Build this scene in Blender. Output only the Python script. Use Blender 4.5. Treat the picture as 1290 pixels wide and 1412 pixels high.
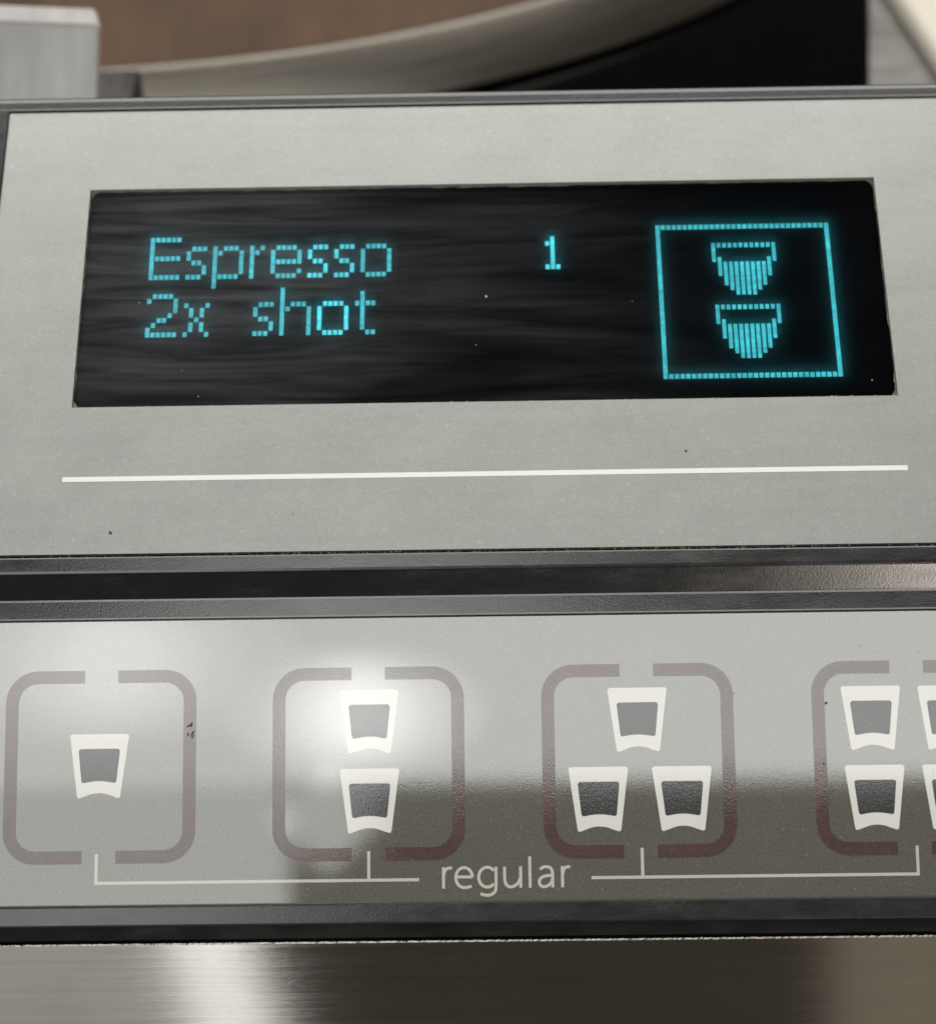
import bpy, bmesh, math, random
from mathutils import Matrix, Vector, Euler, noise

for o in list(bpy.data.objects):
    bpy.data.objects.remove(o, do_unlink=True)
scene = bpy.context.scene
COL = scene.collection
R = math.radians
MM = 0.001
random.seed(7)

# ---------------------------------------------------------------- camera
# machine frame: x right, y up along the button plate, z out of it (millimetres)
ROOT = Matrix.Translation((0, 0, 0.3)) @ Matrix.Rotation(R(41), 4, 'X')
cam_d = bpy.data.cameras.new('camera')
cam = bpy.data.objects.new('camera', cam_d)
COL.objects.link(cam)
_t, _y, _r = R(-9), R(-0.746), R(0.805)
Rmc = Matrix.Rotation(_r, 3, 'Z') @ Matrix.Rotation(_y, 3, 'Y') @ Matrix.Rotation(_t, 3, 'X')
CAMPOS = Vector((41.176, 6.938, 196.365))
cam.matrix_world = ROOT @ (Matrix.Translation(CAMPOS * MM) @ Rmc.transposed().to_4x4())
cam_d.sensor_fit = 'HORIZONTAL'
cam_d.sensor_width = 36
cam_d.lens = 36 * 2600 / 1290
cam_d.clip_start = 0.01
cam_d.clip_end = 20
cam_d.dof.use_dof = True
cam_d.dof.focus_distance = 0.199
cam_d.dof.aperture_fstop = 25
scene.camera = cam

# ---------------------------------------------------------------- world, lamps, exposure
w = bpy.data.worlds.new('World')
scene.world = w
w.use_nodes = True
bg = w.node_tree.nodes['Background']
bg.inputs[0].default_value = (1.0, 0.86, 0.70, 1)
bg.inputs[1].default_value = 0.055

def lamp(name, pos, target, sx, sy, radiance, col=(1, 1, 1), roll=0):
    """area lamp, position and target in machine millimetres"""
    d = bpy.data.lights.new(name, 'AREA')
    d.shape = 'RECTANGLE'
    d.size = sx * MM
    d.size_y = sy * MM
    d.energy = radiance * math.pi * sx * sy * MM * MM
    d.color = col
    o = bpy.data.objects.new(name, d)
    COL.objects.link(o)
    p = ROOT @ (Vector(pos) * MM)
    q = ROOT @ (Vector(target) * MM)
    z = (p - q).normalized()
    x = ROOT.to_3x3() @ Vector((1, 0, 0))
    x = (x - z * x.dot(z)).normalized()
    y = z.cross(x)
    m = Matrix((x, y, z)).transposed().to_4x4()
    m.translation = p
    o.matrix_world = m @ Matrix.Rotation(R(roll), 4, 'Z')
    return o

L0 = (40, 12, 0)
NEUTRAL, WARM = (0.985, 1.0, 0.965), (1, 0.90, 0.78)
lamp('ceiling_lamp', (80, 110, 700), (80, 110, 0), 640, 180, 4.7, NEUTRAL)
for sx_, sy_, r_ in ((120, 60, 0.9), (84, 52, 1.0), (58, 44, 1.3), (34, 30, 1.4)):
    lamp('spot_lamp', (-24, 53, 695 - sx_ * 0.04), (-24, 53, 0), sx_, sy_, r_, NEUTRAL).data.shape = 'ELLIPSE'
    lamp('spot_lamp', (-140, 78, 695 - sx_ * 0.04), (-140, 78, 0), sx_ * 1.5, sy_ * 1.3, r_ * 0.5, NEUTRAL).data.shape = 'ELLIPSE'
lamp('corner_fill_lamp', (-38, 4, 699), (-38, 4, 0), 37, 37, 3.0, NEUTRAL, roll=45)  # added lamp, fills the notch so the plate's reflection edge runs diagonally
lamp('side_fill_lamp', (-178, -82, 700), (-178, -82, 0), 244, 206, 3.1, NEUTRAL)  # added lamp, its right edge ends the bright reflection on the button plate
lamp('low_fill_lamp', (-193, -300, 700), (-193, -300, 0), 244, 300, 0.42, NEUTRAL, roll=16)  # added dim panel, gives the steel front its grey reflection at left
lamp('streak_fill_lamp', (-93, -300, 698), (-93, -300, 0), 38, 240, 1.15, NEUTRAL, roll=13)  # added strip, shaped to draw the bright streak on the steel front
lamp('low_fill_lamp', (310, -300, 700), (310, -300, 0), 210, 240, 0.18, (1, 0.84, 0.66))  # added faint warm panel, lifts the far right of the steel front
lamp('ridge_fill_lamp', (-30, 262, 700), (20, 30, 0), 200, 96, 5.0, NEUTRAL)  # added to be reflected in the housing strips between the plates
lamp('overhead_lamp', (50, 900, 330), (40, 60, 0), 980, 420, 5.1, (1, 0.975, 0.93))
lamp('left_fill_lamp', (-560, 560, 420), (0, 60, 0), 300, 260, 4.0, NEUTRAL)  # added lamp at left, brightens the display plate; no window stands there
lamp('counter_lamp', (240, -370, 300), (87, 30, 0), 90, 200, 14.0, WARM)

vs = scene.view_settings
vs.view_transform = 'Standard'
vs.look = 'None'
vs.exposure = 0
vs.gamma = 1
vs.use_curve_mapping = False
scene.render.engine = 'CYCLES'

# ---------------------------------------------------------------- material helpers
def mat(name):
    m = bpy.data.materials.new(name)
    m.use_nodes = True
    nt = m.node_tree
    return m, nt, nt.nodes['Principled BSDF'], nt.nodes['Material Output']

def N(nt, kind, **kw):
    n = nt.nodes.new(kind)
    for k, v in kw.items():
        if k.startswith('i_'):
            n.inputs[k[2:].replace('_', ' ')].default_value = v
        else:
            setattr(n, k, v)
    return n

def coords(nt, scale=(1, 1, 1), rot=(0, 0, 0)):
    tc = N(nt, 'ShaderNodeTexCoord')
    mp = N(nt, 'ShaderNodeMapping')
    mp.inputs['Scale'].default_value = [1000 * s for s in scale]
    mp.inputs['Rotation'].default_value = rot
    nt.links.new(tc.outputs['Object'], mp.inputs['Vector'])
    return mp.outputs['Vector']

def noise_tex(nt, vec, scale, detail=3, rough=0.55, dist=0.0):
    n = N(nt, 'ShaderNodeTexNoise')
    n.inputs['Scale'].default_value = scale
    n.inputs['Detail'].default_value = detail
    n.inputs['Roughness'].default_value = rough
    n.inputs['Distortion'].default_value = dist
    nt.links.new(vec, n.inputs['Vector'])
    return n.outputs['Fac']

def ramp(nt, fac, stops):
    r = N(nt, 'ShaderNodeValToRGB')
    els = r.color_ramp.elements
    while len(els) < len(stops):
        els.new(0.5)
    for e, (p, c) in zip(els, stops):
        e.position = p
        e.color = (c, c, c, 1) if isinstance(c, (int, float)) else (*c, 1)
    nt.links.new(fac, r.inputs['Fac'])
    return r.outputs['Color']

def maprange(nt, fac, a, b, c, d):
    n = N(nt, 'ShaderNodeMapRange')
    for i, v in enumerate((a, b, c, d)):
        n.inputs[i + 1].default_value = v
    nt.links.new(fac, n.inputs[0])
    return n.outputs[0]

def math_n(nt, op, a, b):
    n = N(nt, 'ShaderNodeMath', operation=op)
    for i, v in enumerate((a, b)):
        if isinstance(v, (int, float)):
            n.inputs[i].default_value = v
        else:
            nt.links.new(v, n.inputs[i])
    return n.outputs[0]

def bump(nt, h, strength, dist, normal=None):
    b = N(nt, 'ShaderNodeBump')
    b.inputs['Strength'].default_value = strength
    b.inputs['Distance'].default_value = dist * MM
    nt.links.new(h, b.inputs['Height'])
    if normal:
        nt.links.new(normal, b.inputs['Normal'])
    return b.outputs['Normal']

def film_bump(nt, amount=1.0):
    """fine pebbled, faintly scratched texture of the membrane film"""
    v = coords(nt)
    fine = noise_tex(nt, v, 5.5, 2, 0.6)
    vs_ = coords(nt, (1.6, 0.5, 1), (0, 0, R(-42)))
    scr = noise_tex(nt, vs_, 3.6, 2, 0.6)
    h = math_n(nt, 'ADD', fine, math_n(nt, 'MULTIPLY', scr, 0.7))
    return bump(nt, h, 0.5 * amount, 0.014)

def film_material(name, base, metallic, rough, coat, tint_noise=0.10, coat_rough=0.16, amount=1.0, ior=1.8, flake=0.0):
    m, nt, b, _ = mat(name)
    v = coords(nt)
    big = noise_tex(nt, v, 0.12, 4, 0.6)
    small = noise_tex(nt, v, 1.4, 2, 0.5)
    streak = noise_tex(nt, coords(nt, (0.04, 0.5, 0.5)), 1.0, 4, 0.6)
    s = math_n(nt, 'ADD', math_n(nt, 'ADD', math_n(nt, 'MULTIPLY', big, 0.4), math_n(nt, 'MULTIPLY', small, 0.25)), math_n(nt, 'MULTIPLY', streak, 0.35))
    val = maprange(nt, s, 0.3, 0.7, 1 - tint_noise, 1 + tint_noise)
    if flake:
        grain = noise_tex(nt, v, 4.2, 2, 0.7)
        val = math_n(nt, 'MULTIPLY', val, maprange(nt, grain, 0.3, 0.7, 1 - flake, 1 + flake))
        sparkle_fleck = noise_tex(nt, v, 3.1, 1, 0.5)  # bright flecks in the base colour imitate sparkling glints
        val = math_n(nt, 'ADD', val, maprange(nt, sparkle_fleck, 0.66, 0.76, 0.0, 3.5 * flake))
    mul = N(nt, 'ShaderNodeMixRGB', blend_type='MULTIPLY')
    mul.inputs[0].default_value = 1
    mul.inputs[1].default_value = (*base, 1)
    nt.links.new(val, mul.inputs[2])
    nt.links.new(mul.outputs[0], b.inputs['Base Color'])
    b.inputs['Metallic'].default_value = metallic
    b.inputs['Roughness'].default_value = rough
    b.inputs['Specular IOR Level'].default_value = 0.25
    b.inputs['Coat Weight'].default_value = coat
    b.inputs['Coat IOR'].default_value = ior
    cr = maprange(nt, noise_tex(nt, v, 0.25, 4, 0.6), 0.3, 0.7, coat_rough * 0.8, coat_rough * 1.3)
    nt.links.new(cr, b.inputs['Coat Roughness'])
    nb = film_bump(nt, amount)
    nt.links.new(nb, b.inputs['Coat Normal'])
    nt.links.new(film_bump(nt, amount * 0.5), b.inputs['Normal'])
    return m

M = {}
M['silver'] = film_material('silver_film', (0.090, 0.088, 0.071), 0.0, 0.50, 1.0, coat_rough=0.035, amount=0.12, flake=0.25)
M['silver_upper'] = film_material('silver_plate', (0.368, 0.379, 0.362), 0.5, 0.42, 0.25, coat_rough=0.35, amount=1.6, tint_noise=0.10, flake=0.07)
M['white_ink'] = film_material('white_ink', (0.67, 0.668, 0.645), 0, 0.5, 1.0, 0.03, coat_rough=0.045, amount=0.15, ior=1.52)
M['shaded_thin_ink'] = film_material('shaded_thin_ink', (0.50, 0.485, 0.44), 0, 0.5, 1.0, 0.05, coat_rough=0.045, amount=0.15, ior=1.6)  # white ink greyed, shade on the thin lines put into the colour
M['lit_white_ink'] = film_material('lit_white_ink', (0.84, 0.84, 0.815), 0, 0.5, 0.3, 0.03, coat_rough=0.3, amount=0.3, ior=1.5)  # same white ink, lightened because the upper plate gets more light
M['brown_ink'] = film_material('brown_ink', (0.062, 0.029, 0.023), 0, 0.5, 1.0, 0.40, coat_rough=0.05, amount=0.4, ior=1.6, flake=0.35)
M['dark_ink'] = film_material('dark_ink', (0.026, 0.026, 0.028), 0, 0.5, 1.0, 0.15, coat_rough=0.05, amount=0.35, ior=1.56, flake=0.35)

def plastic(name, base, rough, bump_s):
    m, nt, b, _ = mat(name)
    v = coords(nt)
    n1 = noise_tex(nt, v, 4.6, 2, 0.6)
    worn = noise_tex(nt, coords(nt, (0.3, 1, 1)), 0.5, 5, 0.7)
    c = ramp(nt, worn, [(0.35, tuple(0.75 * k for k in base)), (0.6, base), (0.78, tuple(2.4 * k for k in base))])
    nt.links.new(c, b.inputs['Base Color'])
    nt.links.new(maprange(nt, worn, 0.3, 0.7, rough * 0.85, rough * 1.25), b.inputs['Roughness'])
    nt.links.new(bump(nt, n1, bump_s, 0.03), b.inputs['Normal'])
    b.inputs['Specular IOR Level'].default_value = 0.7
    return m
M['plastic'] = plastic('black_plastic', (0.017, 0.018, 0.020), 0.20, 0.35)
M['gap_dark'] = plastic('dark_interior', (0.01, 0.009, 0.008), 0.6, 0.2)

def steel(name, base, rough, aniso, brush=(0.02, 2.2, 1.0), bs=0.12):
    m, nt, b, _ = mat(name)
    v = coords(nt, brush)
    n1 = noise_tex(nt, v, 1.0, 6, 0.7)
    n2 = noise_tex(nt, coords(nt), 0.06, 3, 0.6)
    k = math_n(nt, 'ADD', math_n(nt, 'MULTIPLY', n1, 0.5), math_n(nt, 'MULTIPLY', n2, 0.5))
    c = ramp(nt, k, [(0.3, tuple(0.82 * q for q in base)), (0.7, tuple(1.12 * q for q in base))])
    nt.links.new(c, b.inputs['Base Color'])
    b.inputs['Metallic'].default_value = 1
    nt.links.new(maprange(nt, n1, 0.3, 0.7, rough * 0.85, rough * 1.2), b.inputs['Roughness'])
    b.inputs['Anisotropic'].default_value = aniso
    if aniso:
        t = N(nt, 'ShaderNodeCombineXYZ')
        t.inputs[0].default_value = 1
        nt.links.new(t.outputs[0], b.inputs['Tangent'])
    nt.links.new(bump(nt, n1, bs, 0.04), b.inputs['Normal'])
    return m
M['steel'] = steel('brushed_steel', (0.56, 0.54, 0.51), 0.07, 0.0, bs=0.10)
M['steel_edge'] = steel('sheared_steel_edge', (0.20, 0.19, 0.18), 0.28, 0, (1.4, 1.4, 1.4), 0.9)
M['steel_block'] = steel('worn_steel', (0.21, 0.203, 0.197), 0.42, 0, (0.25, 0.04, 0.1), 0.1)
M['steel_ledge'] = steel('ledge_steel', (0.42, 0.41, 0.40), 0.5, 0, (0.05, 0.25, 0.1), 0.1)
M['steel_pan'] = steel('satin_steel', (0.19, 0.172, 0.148), 0.38, 0, (0.02, 0.02, 1.5), 0.1)

def simple(name, base, rough, var=0.2, scale=0.08, stretch=(1, 1, 1), spec=0.5):
    m, nt, b, _ = mat(name)
    n1 = noise_tex(nt, coords(nt, stretch), scale, 5, 0.65)
    c = ramp(nt, n1, [(0.3, tuple((1 - var) * k for k in base)), (0.7, tuple((1 + var) * k for k in base))])
    nt.links.new(c, b.inputs['Base Color'])
    b.inputs['Roughness'].default_value = rough
    b.inputs['Specular IOR Level'].default_value = spec
    return m
M['brown'] = simple('brown_wood', (0.100, 0.056, 0.031), 0.6, 0.4, 0.05, (1, 0.25, 1))
M['black_deck'] = simple('black_gloss', (0.0015, 0.0015, 0.002), 0.08, 0.3, spec=0.1)
M['cream'] = simple('cream_plastic', (0.86, 0.80, 0.69), 0.45, 0.04)
M['grime'] = simple('grime', (0.17, 0.13, 0.095), 0.8, 0.7, 0.9)
M['pale_dust'] = simple('pale_dust', (0.55, 0.53, 0.48), 0.9, 0.2, 1.6)
M['dark_dirt'] = simple('dark_dirt', (0.06, 0.055, 0.05), 0.8, 0.3, 1.0)
M['screen_black'] = simple('screen_black', (0.0022, 0.0022, 0.0032), 0.5, 0.1, 1.0, spec=0.0)

def emit(name, col, s):
    m, nt, b, out = mat(name)
    b.inputs['Base Color'].default_value = (0.02, 0.05, 0.05, 1)
    b.inputs['Emission Color'].default_value = (*col, 1)
    v = coords(nt)
    n1 = noise_tex(nt, v, 1.5, 2, 0.6)
    n2 = noise_tex(nt, v, 0.22, 2, 0.5)
    nt.links.new(math_n(nt, 'MULTIPLY', maprange(nt, n1, 0.3, 0.7, 0.68 * s, 1.3 * s), maprange(nt, n2, 0.3, 0.7, 0.8, 1.2)), b.inputs['Emission Strength'])
    return m
M['phosphor'] = emit('cyan_phosphor', (0.035, 0.55, 0.64), 1.0)
M['phosphor_bright'] = emit('bright_cyan_phosphor', (0.05, 0.62, 0.72), 1.35)

def glass_material():
    m, nt, b, out = mat('smeared_screen_glass')
    nt.nodes.remove(b)
    tr = N(nt, 'ShaderNodeBsdfTransparent')
    rf = N(nt, 'ShaderNodeBsdfTranslucent')
    rf.inputs['Color'].default_value = (0.75, 0.95, 1.0, 1)
    mx1 = N(nt, 'ShaderNodeMixShader')
    mx1.inputs[0].default_value = 0.21
    nt.links.new(tr.outputs[0], mx1.inputs[1])
    nt.links.new(rf.outputs[0], mx1.inputs[2])
    # wiped smear film: long near-horizontal streaks, fade to the right imitates reflected light
    v = coords(nt, (0.042, 0.46, 0.46), (0, 0, R(-6)))
    st = noise_tex(nt, v, 1.0, 5, 0.6, 1.1)
    v2 = coords(nt, (0.024, 0.10, 0.10), (0, 0, R(-10)))
    st2 = noise_tex(nt, v2, 1.0, 3, 0.5, 0.8)
    k = math_n(nt, 'MULTIPLY', maprange(nt, st, 0.34, 0.72, 0.30, 1.0), maprange(nt, st2, 0.36, 0.62, 0.22, 1.0))
    tc = N(nt, 'ShaderNodeTexCoord')
    sp = N(nt, 'ShaderNodeSeparateXYZ')
    nt.links.new(tc.outputs['Object'], sp.inputs[0])
    side = maprange(nt, sp.outputs[0], 0.020, 0.068, 1.0, 0.03)
    film = math_n(nt, 'MULTIPLY', math_n(nt, 'MULTIPLY', k, side), 0.068)
    gl = N(nt, 'ShaderNodeBsdfGlossy')
    gl.inputs['Roughness'].default_value = 0.5
    gl.inputs['Color'].default_value = (0.80, 0.82, 0.86, 1)
    df = N(nt, 'ShaderNodeBsdfDiffuse')
    df.inputs['Color'].default_value = (0.78, 0.8, 0.84, 1)
    mg = N(nt, 'ShaderNodeMixShader')
    mg.inputs[0].default_value = 0.4
    nt.links.new(gl.outputs[0], mg.inputs[1])
    nt.links.new(df.outputs[0], mg.inputs[2])
    mx2 = N(nt, 'ShaderNodeMixShader')
    nt.links.new(film, mx2.inputs[0])
    nt.links.new(mx1.outputs[0], mx2.inputs[1])
    nt.links.new(mg.outputs[0], mx2.inputs[2])
    fr = N(nt, 'ShaderNodeFresnel')
    fr.inputs['IOR'].default_value = 1.25
    g2 = N(nt, 'ShaderNodeBsdfGlossy')
    g2.inputs['Roughness'].default_value = 0.06
    mx3 = N(nt, 'ShaderNodeMixShader')
    nt.links.new(fr.outputs[0], mx3.inputs[0])
    nt.links.new(mx2.outputs[0], mx3.inputs[1])
    nt.links.new(g2.outputs[0], mx3.inputs[2])
    nt.links.new(mx3.outputs[0], out.inputs['Surface'])
    return m
M['glass'] = glass_material()

# ---------------------------------------------------------------- geometry helpers
DEL = R(14.795)
VB, WB = 33.971, 1.0
def Lm(u, v, w_=0.0):
    return (u * MM, v * MM, w_ * MM)
def uvw(v, w_):
    return (VB + v * math.cos(DEL) + w_ * math.sin(DEL), WB - v * math.sin(DEL) + w_ * math.cos(DEL))
def Um(u, v, w_=0.0):
    a, b = uvw(v, w_)
    return (u * MM, a * MM, b * MM)

def link(name, bm, material, parent=None, smooth=False):
    bmesh.ops.recalc_face_normals(bm, faces=bm.faces)
    me = bpy.data.meshes.new(name)
    bm.to_mesh(me)
    bm.free()
    if smooth:
        for p in me.polygons:
            p.use_smooth = True
    me.materials.append(material)
    o = bpy.data.objects.new(name, me)
    COL.objects.link(o)
    if parent is not None:
        o.parent = parent
    return o

def prism(bm, outline, w0, w1, f):
    """closed outline (u,v) extruded from w0 to w1 through the mapping f"""
    a = [bm.verts.new(f(u, v, w1)) for u, v in outline]
    b = [bm.verts.new(f(u, v, w0)) for u, v in outline]
    n = len(outline)
    bm.faces.new(a)
    bm.faces.new(list(reversed(b)))
    for i in range(n):
        j = (i + 1) % n
        bm.faces.new((a[j], a[i], b[i], b[j]))

def rrect(cx, cy, wd, ht, r, seg=8):
    pts = []
    for sx, sy, a0 in ((1, 1, 0), (-1, 1, 90), (-1, -1, 180), (1, -1, 270)):
        ox, oy = cx + sx * (wd / 2 - r), cy + sy * (ht / 2 - r)
        for k in range(seg + 1):
            a = R(a0 + 90 * k / seg)
            pts.append((ox + r * math.cos(a), oy + r * math.sin(a)))
    return pts

def box_pts(u0, u1, v0, v1):
    return [(u0, v0), (u1, v0), (u1, v1), (u0, v1)]

def catmull(pts, n=6):
    if len(pts) < 3:
        return pts
    out = []
    P = [pts[0]] + list(pts) + [pts[-1]]
    for i in range(1, len(P) - 2):
        p0, p1, p2, p3 = P[i - 1], P[i], P[i + 1], P[i + 2]
        for k in range(n):
            t = k / n
            out.append(tuple(0.5 * (2 * p1[d] + (p2[d] - p0[d]) * t + (2 * p0[d] - 5 * p1[d] + 4 * p2[d] - p3[d]) * t * t
                                    + (3 * p1[d] - p0[d] - 3 * p2[d] + p3[d]) * t ** 3) for d in (0, 1)))
    out.append(pts[-1])
    return out

def ribbon(bm, pts, wd, w0, w1, f, closed=False):
    """a printed stroke of even width along a polyline"""
    n = len(pts)
    l, r_ = [], []
    for i in range(n):
        if closed:
            a, b = pts[(i - 1) % n], pts[(i + 1) % n]
        else:
            a, b = pts[max(i - 1, 0)], pts[min(i + 1, n - 1)]
        dx, dy = b[0] - a[0], b[1] - a[1]
        q = math.hypot(dx, dy) or 1
        nx, ny = -dy / q * wd / 2, dx / q * wd / 2
        l.append((pts[i][0] + nx, pts[i][1] + ny))
        r_.append((pts[i][0] - nx, pts[i][1] - ny))
    top = [(bm.verts.new(f(*l[i], w1)), bm.verts.new(f(*r_[i], w1))) for i in range(n)]
    bot = [(bm.verts.new(f(*l[i], w0)), bm.verts.new(f(*r_[i], w0))) for i in range(n)]
    rng = range(n) if closed else range(n - 1)
    for i in rng:
        j = (i + 1) % n
        bm.faces.new((top[i][0], top[i][1], top[j][1], top[j][0]))
        bm.faces.new((top[i][0], top[j][0], bot[j][0], bot[i][0]))
        bm.faces.new((top[i][1], bot[i][1], bot[j][1], top[j][1]))
    if not closed:
        for i in (0, n - 1):
            bm.faces.new((top[i][0], bot[i][0], bot[i][1], top[i][1]))

def thing(name, label, cat, mw=None):
    o = bpy.data.objects.new(name, None)
    o.empty_display_size = 0.01
    COL.objects.link(o)
    if mw is not None:
        o.matrix_world = mw
    o['label'] = label
    o['category'] = cat
    return o

def tag(o, label, cat):
    o['label'] = label
    o['category'] = cat
    return o

# ================================================================ the machine front
machine = thing('coffee_machine', 'coffee machine control front with lit display, silver plates and printed cup buttons', 'coffee machine', ROOT)
UL, UR = -14.55, 95.4           # left and right ends of the plates

# --- housing: one extruded profile with two recesses for the plates, plus side rails
prof = [uvw(58.1, -14), uvw(58.1, -0.35), uvw(57.98, 0.0), uvw(57.7, 0.22), uvw(57.2, 0.30), uvw(56.35, 0.30), uvw(56.18, 0.22), uvw(56.1, 0.05), uvw(56.1, -4),
        uvw(-0.34, -4), uvw(-0.34, -0.04), uvw(-0.40, 0.08), uvw(-0.56, 0.14),
        (32.15, 1.42), (31.88, 1.38), (31.7, 1.24),
        (29.4, -0.02), (29.25, -0.09), (29.05, -0.09),
        (27.3, 0.10), (27.14, 0.10), (27.06, 0.0), (27.06, -0.6),
        (-2.3, -0.6), (-2.3, 0.0), (-2.36, 0.09), (-2.5, 0.13), (-4.2, 0.04), (-4.36, 0.0), (-4.41, -0.06), (-4.42, -0.2),
        (-4.42, -9.0), (-4.42, -40.0), (40, -40)]
bm = bmesh.new()
def extr(u, v, w_):
    return (w_ * MM, u * MM, v * MM)
prism(bm, prof, -19.0, 100.0, extr)
for u0, u1 in ((-19.0, UL - 0.1), (UR + 0.1, 100.0)):
    prism(bm, box_pts(u0 - 0.02, u1, -0.3, 56.2), -0.7, 0.29, Um)
    prism(bm, box_pts(u0 - 0.02, u1, -2.35, 27.2), -0.7, 0.09, Lm)
housing = link('housing', bm, M['plastic'], machine)

# --- display plate with a rectangular window
WU0, WU1, WV0, WV1 = -4.34, 85.1, 17.27, 45.22
bm = bmesh.new()
ring_o = [(UL, 0), (UR, 0), (UR, 55.97), (UL, 55.97)]
ring_i = [(WU0, WV0), (WU1, WV0), (WU1, WV1), (WU0, WV1)]
def ringverts(ring, w_, grow=0):
    return [bm.verts.new(Um(u, v, w_)) for u, v in ring]
ot, ob, it, ib = ringverts(ring_o, 0), ringverts(ring_o, -0.58), ringverts(ring_i, 0), ringverts(ring_i, -0.58)
for i in range(4):
    j = (i + 1) % 4
    bm.faces.new((ot[i], ot[j], it[j], it[i]))
    bm.faces.new((ob[i], ib[i], ib[j], ob[j]))
    bm.faces.new((ot[i], ob[i], ob[j], ot[j]))
    bm.faces.new((it[i], it[j], ib[j], ib[i]))
display_plate = link('display_plate', bm, M['silver_upper'], machine)

bm = bmesh.new()
prism(bm, box_pts(-4.66, 85.26, 8.36, 8.93), 0.002, 0.03, Um)
link('printed_line', bm, M['lit_white_ink'], display_plate)

# --- screen: black face, lit dots, smeared cover glass, grime in the window edge
CU, CV = (WU0 + WU1) / 2, (WV0 + WV1) / 2
SW, SH = WU1 - WU0, WV1 - WV0
bm = bmesh.new()
prism(bm, rrect(CU, CV, SW + 4, SH + 4, 0.8), -3.2, -1.3, Um)
screen = link('display_screen', bm, M['screen_black'], machine)
# the glass
bm = bmesh.new()
gv = [bm.verts.new(Um(u, v, -0.60)) for u, v in box_pts(WU0 - 0.6, WU1 + 0.6, WV0 - 0.6, WV1 + 0.6)]
bm.faces.new(gv)
link('cover_glass', bm, M['glass'], screen)
# adhesive and grime framing the glass, uneven inner edge
bm = bmesh.new()
inner, outer = [], []
base = rrect(CU, CV, SW - 0.06, SH - 0.04, 1.35, 10)
dense = []
for i in range(len(base)):
    a, b = base[i], base[(i + 1) % len(base)]
    n = max(1, int(math.hypot(b[0] - a[0], b[1] - a[1]) / 0.35))
    for k in range(n):
        dense.append((a[0] + (b[0] - a[0]) * k / n, a[1] + (b[1] - a[1]) * k / n))
vi, vo = [], []
for (u, v) in dense:
    g = 0.16 * noise.noise((u * 0.5, v * 0.5, 3.0)) + 0.10 * noise.noise((u * 2.6, v * 2.6, 8.0))
    du, dv = CU - u, CV - v
    uu = u + (g if du > 0 else -g) * (1 if abs(du) > SW / 2 - 1.3 else 0)
    vv = v + (g if dv > 0 else -g) * (1 if abs(dv) > SH / 2 - 1.3 else 0)
    vi.append(bm.verts.new(Um(uu, vv, -0.585)))
    ou = min(max(CU + (u - CU) * 1.2, WU0 - 0.3), WU1 + 0.3) if abs(du) > SW / 2 - 1.35 else u
    ov = min(max(CV + (v - CV) * 1.4, WV0 - 0.3), WV1 + 0.3) if abs(dv) > SH / 2 - 1.35 else v
    vo.append(bm.verts.new(Um(ou, ov, -0.582)))
for i in range(len(dense)):
    j = (i + 1) % len(dense)
    bm.faces.new((vi[i], vi[j], vo[j], vo[i]))
link('edge_grime', bm, M['grime'], screen)

def dots(name, cells, u0, v0, pu, pv, material, size=0.78):
    bm = bmesh.new()
    hu, hv = pu * size / 2, pv * 0.95 / 2
    for c, r in cells:
        u, v = 41.2 + (u0 + c * pu - 41.2) * PAR, TOP + (v0 - r * pv - TOP) * PAR
        prism(bm, [(u - hu, v - hv), (u + hu, v - hv), (u + hu, v + hv), (u - hu, v + hv)], -1.298, -1.27, Um)
    return link(name, bm, material, screen)

GL = {
 'E': [(c, r) for r in (-2, 2, 6) for c in range(6)] + [(0, r) for r in (-1, 0, 1, 3, 4, 5)],
 's': [(1, 0), (2, 0), (3, 0), (0, 1), (0, 2), (1, 3), (2, 3), (3, 4), (3, 5), (0, 6), (1, 6), (2, 6)],
 'p': [(0, r) for r in range(9)] + [(1, 1), (2, 0), (3, 0), (4, 0)] + [(5, r) for r in range(1, 6)] + [(c, 6) for c in range(1, 5)],
 'r': [(0, r) for r in range(7)] + [(1, 1), (2, 0)],
 'e': [(c, r) for r in (0, 3, 6) for c in range(1, 5)] + [(0, r) for r in range(1, 6)] + [(5, 1), (5, 2), (5, 3), (5, 5)],
 'o': [(c, r) for r in (0, 6) for c in range(1, 5)] + [(c, r) for c in (0, 5) for r in range(1, 6)],
 '2': [(c, -2) for c in range(1, 5)] + [(0, -1), (5, -1), (5, 0), (5, 1), (4, 2), (3, 3), (2, 3), (1, 4), (0, 5)] + [(c, 6) for c in range(6)],
 'x': [(0, 0), (4, 0), (1, 1), (1, 2), (3, 1), (3, 2), (2, 3), (1, 4), (1, 5), (3, 4), (3, 5), (0, 6), (4, 6)],
 'h': [(0, r) for r in range(-3, 7)] + [(1, 1), (2, 0), (3, 0), (4, 0)] + [(5, r) for r in range(1, 7)],
 't': [(1, r) for r in range(-2, 6)] + [(0, 0), (2, 0), (3, 0), (2, 6), (3, 6)],
 '1': [(1, r) for r in range(7)] + [(0, 1), (0, 6), (2, 6)],
}
PU, PV = 0.594, 0.612
PAR = 1.0065
TOP = 39.02 + 0.74                      # centre line of the topmost dot row
def word(text, row, u0):
    for ch, col, bright in text:
        nm = 'lit_digit' if ch.isdigit() else 'lit_letter'
        o = dots(nm, [(c + col, r) for c, r in GL[ch]], u0, TOP - row * PV, PU, PV, M['phosphor_bright' if bright else 'phosphor'])
        o['label'] = 'cyan dot-matrix %s "%s"' % ('digit' if ch.isdigit() else 'letter', ch)
word([('E', 0, 0), ('s', 7, 0), ('p', 12, 0), ('r', 19, 0), ('e', 23, 0), ('s', 30, 1), ('s', 35, 1), ('o', 40, 0)], 3, 3.25)
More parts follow.
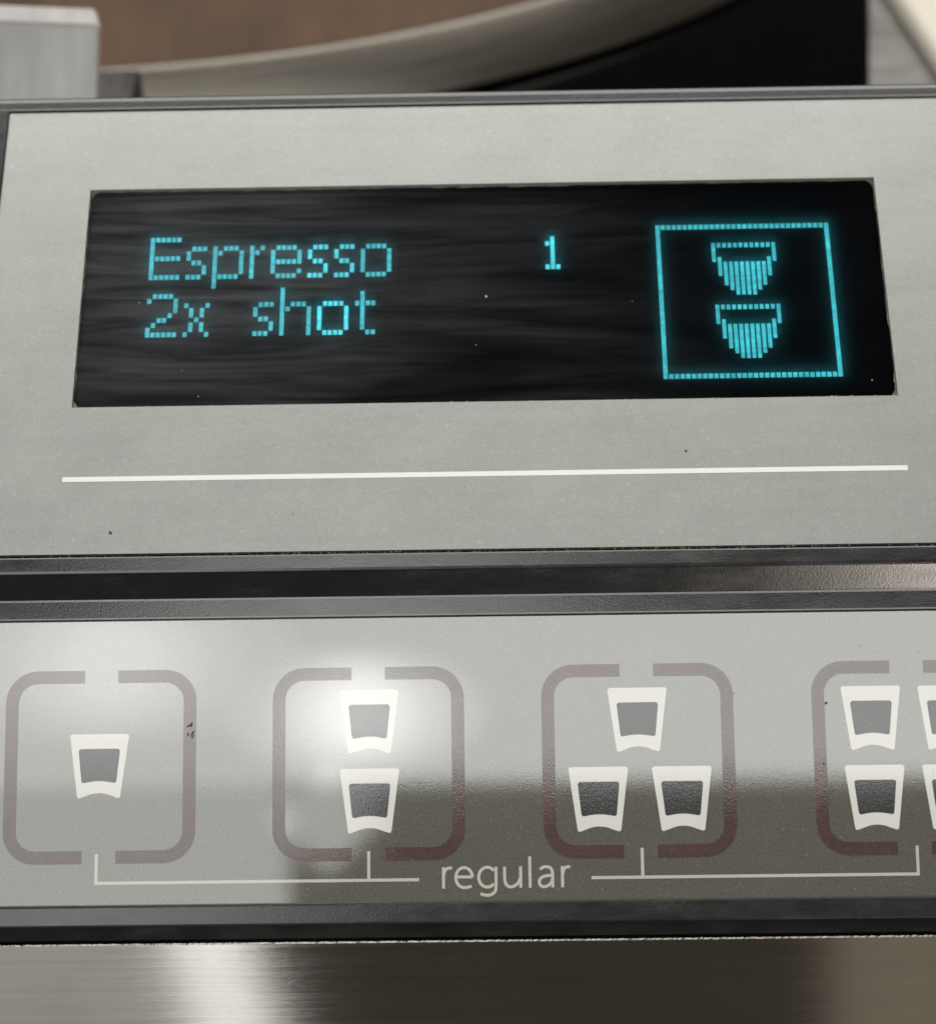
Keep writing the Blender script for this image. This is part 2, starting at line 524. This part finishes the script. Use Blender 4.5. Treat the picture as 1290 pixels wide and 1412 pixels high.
word([('2', 0, 0), ('x', 7, 0), ('s', 20, 0), ('h', 25, 0), ('o', 32, 1), ('t', 39, 0)], 15, 3.30)
word([('1', 0, 1)], 2, 47.72)
P3 = 0.612
F0U = 60.21
dots('lit_frame', [(c, r) for r in (0, 31) for c in range(32)] + [(c, r) for c in (0, 31) for r in range(1, 31)], F0U, TOP, P3, P3, M['phosphor'])
span = {0: (0, 3), 1: (3, 6), 2: (4, 8), 3: (4, 9), 4: (4, 10), 5: (4, 10)}
cup = [(c, 0) for c in range(1, 11)]
for c, (a, b) in span.items():
    for r in range(a, b + 1):
        cup += [(c, r), (11 - c, r)]
for row in (4, 17):
    o = dots('lit_cup', [(c + 10, r + row) for c, r in cup], F0U, TOP, P3, P3, M['phosphor'], 0.68)
    o['label'] = 'cyan dot-matrix cup, %s of the two in the frame' % ('upper' if row == 4 else 'lower')
# dust on the glass
bm = bmesh.new()
for u, v, s in ((40.8, 30.7, 0.30), (39.62, 24.58, 0.13), (2.1, 30.6, 0.16), (7.3, 22.0, 0.09), (9.3, 18.7, 0.14), (57.0, 29.8, 0.08), (71.5, 26.0, 0.1), (82.6, 19.5, 0.16)):
    bmesh.ops.create_icosphere(bm, subdivisions=1, radius=s / 2 * MM, matrix=Matrix.Translation(Um(u, v, -0.57)) @ Matrix.Diagonal((1, 1, 0.4, 1)))
o = link('dust_specks', bm, M['pale_dust'], screen)
o['kind'] = 'stuff'

# --- crumbs caught in the gap under the display plate and ragged grit on the window sill
bm = bmesh.new()
for k in range(300):
    u = random.choice((random.uniform(-14, 92), random.gauss(28, 12), random.gauss(60, 12)))
    s = random.uniform(0.04, 0.12)
    bmesh.ops.create_icosphere(bm, subdivisions=1, radius=s * MM, matrix=Matrix.Translation(Um(u, -0.18 + random.uniform(-0.10, 0.10), random.uniform(-0.35, -0.06))) @ Euler((random.random() * 3, random.random() * 3, 0)).to_matrix().to_4x4() @ Matrix.Diagonal((random.uniform(1, 2.4), 1, 0.8, 1)))
o = link('gap_crumbs', bm, M['grime'], housing)
o['kind'] = 'stuff'
bm = bmesh.new()
for k in range(170):
    u = random.uniform(WU0, WU1)
    if random.random() < 0.35:
        u = random.gauss(78, 2.5)
    s = random.uniform(0.02, 0.075)
    if WU0 < u < WU1:
        bmesh.ops.create_icosphere(bm, subdivisions=1, radius=s * MM, matrix=Matrix.Translation(Um(u, WV0 + random.uniform(-0.02, 0.10), random.uniform(-0.4, 0.0))))
o = link('sill_grit', bm, M['pale_dust'], display_plate)
o['kind'] = 'stuff'
def specks(name, spots, f, parent, material):
    bm = bmesh.new()
    for u, v, s in spots:
        n = 9
        prism(bm, [(u + s / 2 * math.cos(6.283 * k / n) * random.uniform(.6, 1.2), v + s / 2 * math.sin(6.283 * k / n) * random.uniform(.6, 1.2)) for k in range(n)], 0.035, 0.06, f)
    o = link(name, bm, material, parent)
    o['kind'] = 'stuff'
specks('dirt_specks', [(0.9, 2.4, 0.42), (61.9, 11.0, 0.3), (20.1, 4.2, 0.12)], Um, display_plate, M['dark_dirt'])

# --- button plate
bm = bmesh.new()
prism(bm, box_pts(UL, UR, -2.18, 26.93), -0.58, 0.0, Lm)
button_plate = link('button_plate', bm, M['silver'], machine)
specks('dirt_specks', [(75.4, 17.5, 0.32), (74.9, 11.3, 0.26), (79.2, 23.4, .12), (85.2, 22.6, .12), (65.9, 18.6, .12)], Lm, button_plate, M['dark_dirt'])
# scuff beside the first button
bm = bmesh.new()
for k in range(9):
    u, v = 9.25 + random.uniform(-0.25, 0.45), 15.3 + random.uniform(-0.9, 0.7)
    ribbon(bm, [(u, v), (u + 0.22 * random.uniform(.5, 1.3), v + 0.34 * random.uniform(.5, 1.3))], random.uniform(.05, .16), 0.05, 0.075 + .004 * k, Lm)
o = link('scuff', bm, M['dark_dirt'], button_plate)
o['kind'] = 'stuff'

# --- printed bracket and the word
bm = bmesh.new()
LW = 0.31
prism(bm, box_pts(-0.18, 33.15, -LW / 2, LW / 2), 0.002, 0.03, Lm)
prism(bm, box_pts(-0.18, 0.16, LW / 2 + 0.001, 2.95), 0.002, 0.03, Lm)
prism(bm, box_pts(27.83, 28.15, LW / 2 + 0.001, 2.93), 0.002, 0.03, Lm)
o = link('bracket_line', bm, M['shaded_thin_ink'], button_plate)
bm = bmesh.new()
prism(bm, box_pts(50.75, 84.2, -LW / 2, LW / 2), 0.002, 0.03, Lm)
prism(bm, box_pts(55.83, 56.15, LW / 2 + 0.001, 2.95), 0.002, 0.03, Lm)
prism(bm, box_pts(83.9, 84.2, LW / 2 + 0.001, 2.85), 0.002, 0.03, Lm)
o = link('bracket_line', bm, M['shaded_thin_ink'], button_plate)

def arc(cx, cy, rx, ry, a0, a1, n=28):
    return [(cx + rx * math.cos(R(a0 + (a1 - a0) * k / n)), cy - ry * math.sin(R(a0 + (a1 - a0) * k / n))) for k in range(n + 1)]
G = {
 0: [[(115, 300), (115, 136)], catmull([(117, 200), (124, 168), (144, 146), (178, 142)])],
 1: [[(206, 212), (329, 212)], arc(268, 217, 62, 77, 2, 270) + [(290, 292), (324, 284)]],
 2: [arc(440, 216, 64, 76, 40, 318), catmull([(505, 136), (504, 285), (494, 328), (462, 352), (425, 353), (388, 342)])],
 3: [catmull([(569, 136), (569, 225), (577, 268), (603, 291), (637, 287), (668, 262), (684, 225)]), [(688, 136), (688, 300)]],
 4: [[(757, 60), (757, 300)]],
 5: [catmull([(832, 160), (858, 144), (888, 141), (912, 153), (924, 183), (925, 230), (925, 300)]),
     catmull([(922, 206), (880, 210), (845, 222), (826, 250), (833, 282), (860, 294), (892, 284), (914, 262), (923, 238)])],
 6: [[(998, 300), (998, 136)], catmull([(1000, 200), (1007, 168), (1027, 146), (1056, 142)])],
}
for k, strokes in G.items():
    bm = bmesh.new()
    for q, s in enumerate(strokes):
        ribbon(bm, [(35.43 + (x - 100) * 0.01377, -0.93 + (300 - y) * 0.01310) for x, y in s], 0.30, 0.002, 0.03 + 0.008 * q, Lm)
    o = link('printed_letter', bm, M['shaded_thin_ink'], button_plate)
    o['label'] = 'white printed letter "%s"' % 'regular'[k]

# --- printed buttons
def cup_outline(cx, top):
    pts = []
    def corner(x, y, r, a0, a1, n=4):
        for k in range(n + 1):
            a = R(a0 + (a1 - a0) * k / n)
            pts.append((cx + x + r * math.cos(a), top + y + r * math.sin(a)))
    corner(2.80, -0.26, 0.26, 90, 0)
    corner(2.02, -6.36, 0.22, -5, -95)
    for k in range(9):
        t = -1 + 2 * (k + 1) / 10
        pts.append((cx - 1.75 * t, top - 6.56 + 0.50 * (1 - t * t)))
    corner(-2.02, -6.36, 0.22, 275, 185)
    corner(-2.80, -0.26, 0.26, 180, 90)
    return pts
def cup_fill(cx, top):
    pts = []
    def corner(x, y, r, a0, a1, n=4):
        for k in range(n + 1):
            a = R(a0 + (a1 - a0) * k / n)
            pts.append((cx + x + r * math.cos(a), top + y + r * math.sin(a)))
    corner(1.86, -1.80, 0.28, 90, 0)
    corner(1.58, -4.78, 0.24, -5, -95)
    for k in range(7):
        t = -1 + 2 * (k + 1) / 8
        pts.append((cx - 1.4 * t, top - 5.0 + 0.17 * (1 - t * t)))
    corner(-1.58, -4.78, 0.24, 275, 185)
    corner(-1.86, -1.80, 0.28, 180, 90)
    return pts

def bracket(side, cx, cy):
    """one half of the rounded border, open at top and bottom"""
    h, r, sw, gap = 9.93, 3.3, 1.33, 1.74
    hc, rc = h - sw / 2, r - sw / 2
    pts = [(gap, hc)]
    for k in range(11):
        a = R(90 - 9 * k)
        pts.append((hc - rc + rc * math.cos(a), hc - rc + rc * math.sin(a)))
    for k in range(11):
        a = R(0 - 9 * k)
        pts.append((hc - rc + rc * math.cos(a), -hc + rc + rc * math.sin(a)))
    pts.append((gap, -hc))
    return [(cx + side * x, cy + y) for x, y in pts]

BV = 11.88
BUT = [(0.2, [(0.1, 15.22)]),
       (28.0, [(28.1, 19.45), (28.1, 11.33)]),
       (55.87, [(55.87, 19.33), (51.68, 11.22), (60.28, 11.2)]),
       (83.82, [(80.0, 19.2), (80.08, 11.08), (87.93, 19.15), (88.03, 11.05)])]
names = ['one', 'two', 'three', 'four']
for k, (cx, cups) in enumerate(BUT):
    bm = bmesh.new()
    prism(bm, rrect(cx, BV, 19.86, 19.86, 3.3, 8), 0.001, 0.012, Lm)
    b = link('button', bm, M['silver'], machine)
    b['label'] = 'membrane button printed with %s white cup%s' % (names[k], '' if k == 0 else 's')
    for side in (-1, 1):
        bm = bmesh.new()
        ribbon(bm, bracket(side, cx, BV), 1.33, 0.013, 0.032, Lm)
        link('border', bm, M['brown_ink'], b)
    for x, t in cups:
        bm = bmesh.new()
        prism(bm, cup_outline(x, t), 0.013, 0.030, Lm)
        link('cup_symbol', bm, M['white_ink'], b)
        bm = bmesh.new()
        prism(bm, cup_fill(x, t), 0.031, 0.045, Lm)
        link('cup_filling', bm, M['dark_ink'], b)

# --- brushed steel front below, set back behind a dark gap
def Sm(u, v, w_):
    a = R(8)
    return (u * MM, (-6.62 + v * math.cos(a) - w_ * math.sin(a)) * MM, (-8 + v * math.sin(a) + w_ * math.cos(a)) * MM)
bm = bmesh.new()
prism(bm, box_pts(-40, 122, -60, -0.19), -1.5, 0.0, Sm)
front = link('steel_front', bm, M['steel'], machine)
bm = bmesh.new()
n = 900
tv = []
for k in range(n + 1):
    u = -40 + 162 * k / n
    j = 0.05 * noise.noise((u * 1.3, 0, 0)) + 0.05 * noise.noise((u * 4.1, 5, 0))
    k3 = 0.05 * noise.noise((u * 2.3, 9, 0)) + 0.04 * noise.noise((u * 6.0, 2, 0))
    tv.append((bm.verts.new(Sm(u, -0.20 + 0.6 * j, 0.012)), bm.verts.new(Sm(u, -0.02 + j, -0.022 + 0.8 * k3)), bm.verts.new(Sm(u, 0.05 + 0.5 * j, -1.5))))
for k in range(n):
    for q in (0, 1):
        bm.faces.new((tv[k][q], tv[k + 1][q], tv[k + 1][q + 1], tv[k][q + 1]))
link('cut_edge', bm, M['steel_edge'], front)
bm = bmesh.new()
prism(bm, box_pts(-40, 122, -30, 6), -14, -13, Lm)
link('gap_lining', bm, M['gap_dark'], machine)

# ================================================================ things behind the display
def box_bm(x0, x1, y0, y1, z0, z1, bev=0.0):
    bm = bmesh.new()
    bmesh.ops.create_cube(bm, size=1, matrix=Matrix.Translation(((x0 + x1) / 2 * MM, (y0 + y1) / 2 * MM, (z0 + z1) / 2 * MM)) @ Matrix.Diagonal(((x1 - x0) * MM, (y1 - y0) * MM, (z1 - z0) * MM, 1)))
    if bev:
        bmesh.ops.bevel(bm, geom=bm.edges[:], offset=bev * MM, segments=3, affect='EDGES', profile=0.6)
    return bm

bm = bmesh.new()
def Wm(u, v, w_):
    return (u * MM, v * MM, w_ * MM)
def edge(y):
    return 106.3 + (y - 171.2) * 0.162
prism(bm, [(-90, 82), (edge(82), 82), (edge(330), 330), (-90, 330)], 285, 300, Wm)
deck = link('black_deck', bm, M['black_deck'])
tag(deck, 'glossy black deck behind the display housing, under the round tray', 'deck')
bm = bmesh.new()
prism(bm, [(edge(82) + 0.5, 82), (210, 82), (210, 330), (edge(330) + 0.5, 330)], 284, 299.5, Wm)
strip = link('steel_ledge', bm, M['steel_ledge'])
tag(strip, 'flat steel ledge between the black deck and the cream rail', 'ledge')

# round tray: steel wall with a rolled lip, brown board inside
tray = thing('round_tray', 'large round tray with a satin steel wall and brown top, on the black deck', 'tray', Matrix.Translation((-0.035, 0.330, 0.300)))
def lathe(bm, prof_, n=220):
    rings = []
    for r, z in prof_:
        rings.append([bm.verts.new((r * MM * math.cos(6.283185 * k / n), r * MM * math.sin(6.283185 * k / n), z * MM)) for k in range(n)])
    for a, b in zip(rings, rings[1:]):
        for k in range(n):
            bm.faces.new((a[k], a[(k + 1) % n], b[(k + 1) % n], b[k]))
    return rings
bm = bmesh.new()
lathe(bm, [(150, 0.3), (175.0, 0.3), (175.7, 0.8), (175.5, 1.4), (166.4, 7.7), (165.8, 8.2), (165.0, 8.4), (164.4, 8.2), (164.0, 7.4), (150, 6.6)])
link('wall', bm, M['steel_pan'], tray, True)
bm = bmesh.new()
rg = lathe(bm, [(163.9, 5.0), (163.9, 7.2), (163.2, 7.7), (120, 7.8), (12, 7.8)])
bm.faces.new(rg[-1])
link('top_board', bm, M['brown'], tray)

# inclined steel block at the left
blk = thing('steel_block', 'worn brushed steel block at the top left corner, beside the round tray', 'block')
blk.matrix_world = Matrix.Translation((-0.0127, 0.1251, 0.3379)) @ Matrix.Rotation(R(6), 4, 'Z') @ Matrix.Rotation(R(48), 4, 'X') @ Matrix.Rotation(R(-6), 4, 'Z')
bm = bmesh.new()
pr = [(-45, 0), (-3.0, 0), (-2.6, -0.1), (0, -1.5), (0.3, -2.2), (0.3, -18), (-45, -18)]
fr_ = [bm.verts.new((-60 * MM, y * MM, z * MM)) for y, z in pr]
bk_ = [bm.verts.new(((0.0 + 0.55 * z) * MM, y * MM, z * MM)) for y, z in pr]
bm.faces.new(fr_)
bm.faces.new(bk_)
for i in range(len(pr)):
    j = (i + 1) % len(pr)
    bm.faces.new((fr_[i], fr_[j], bk_[j], bk_[i]))
bmesh.ops.bevel(bm, geom=[e for e in bm.edges if all(v in bk_ for v in e.verts)], offset=0.5 * MM, segments=2, affect='EDGES')
link('body', bm, M['steel_block'], blk)

brk = link('steel_bracket', box_bm(-26, -12.6, 132, 145.5, 300, 318, 0.8), M['steel_block'])
tag(brk, 'small dull steel bracket on the deck between the block and the tray', 'bracket')

# cream rail at the right
rail = link('cream_rail', box_bm(0, 46, -95, 120, 0, 5, 2.2), M['cream'])
rail.matrix_world = Matrix.Translation((0.1148, 0.204, 0.2998)) @ Matrix.Rotation(R(6.5), 4, 'Z')
tag(rail, 'cream plastic rail at the top right corner, on the steel ledge', 'rail')
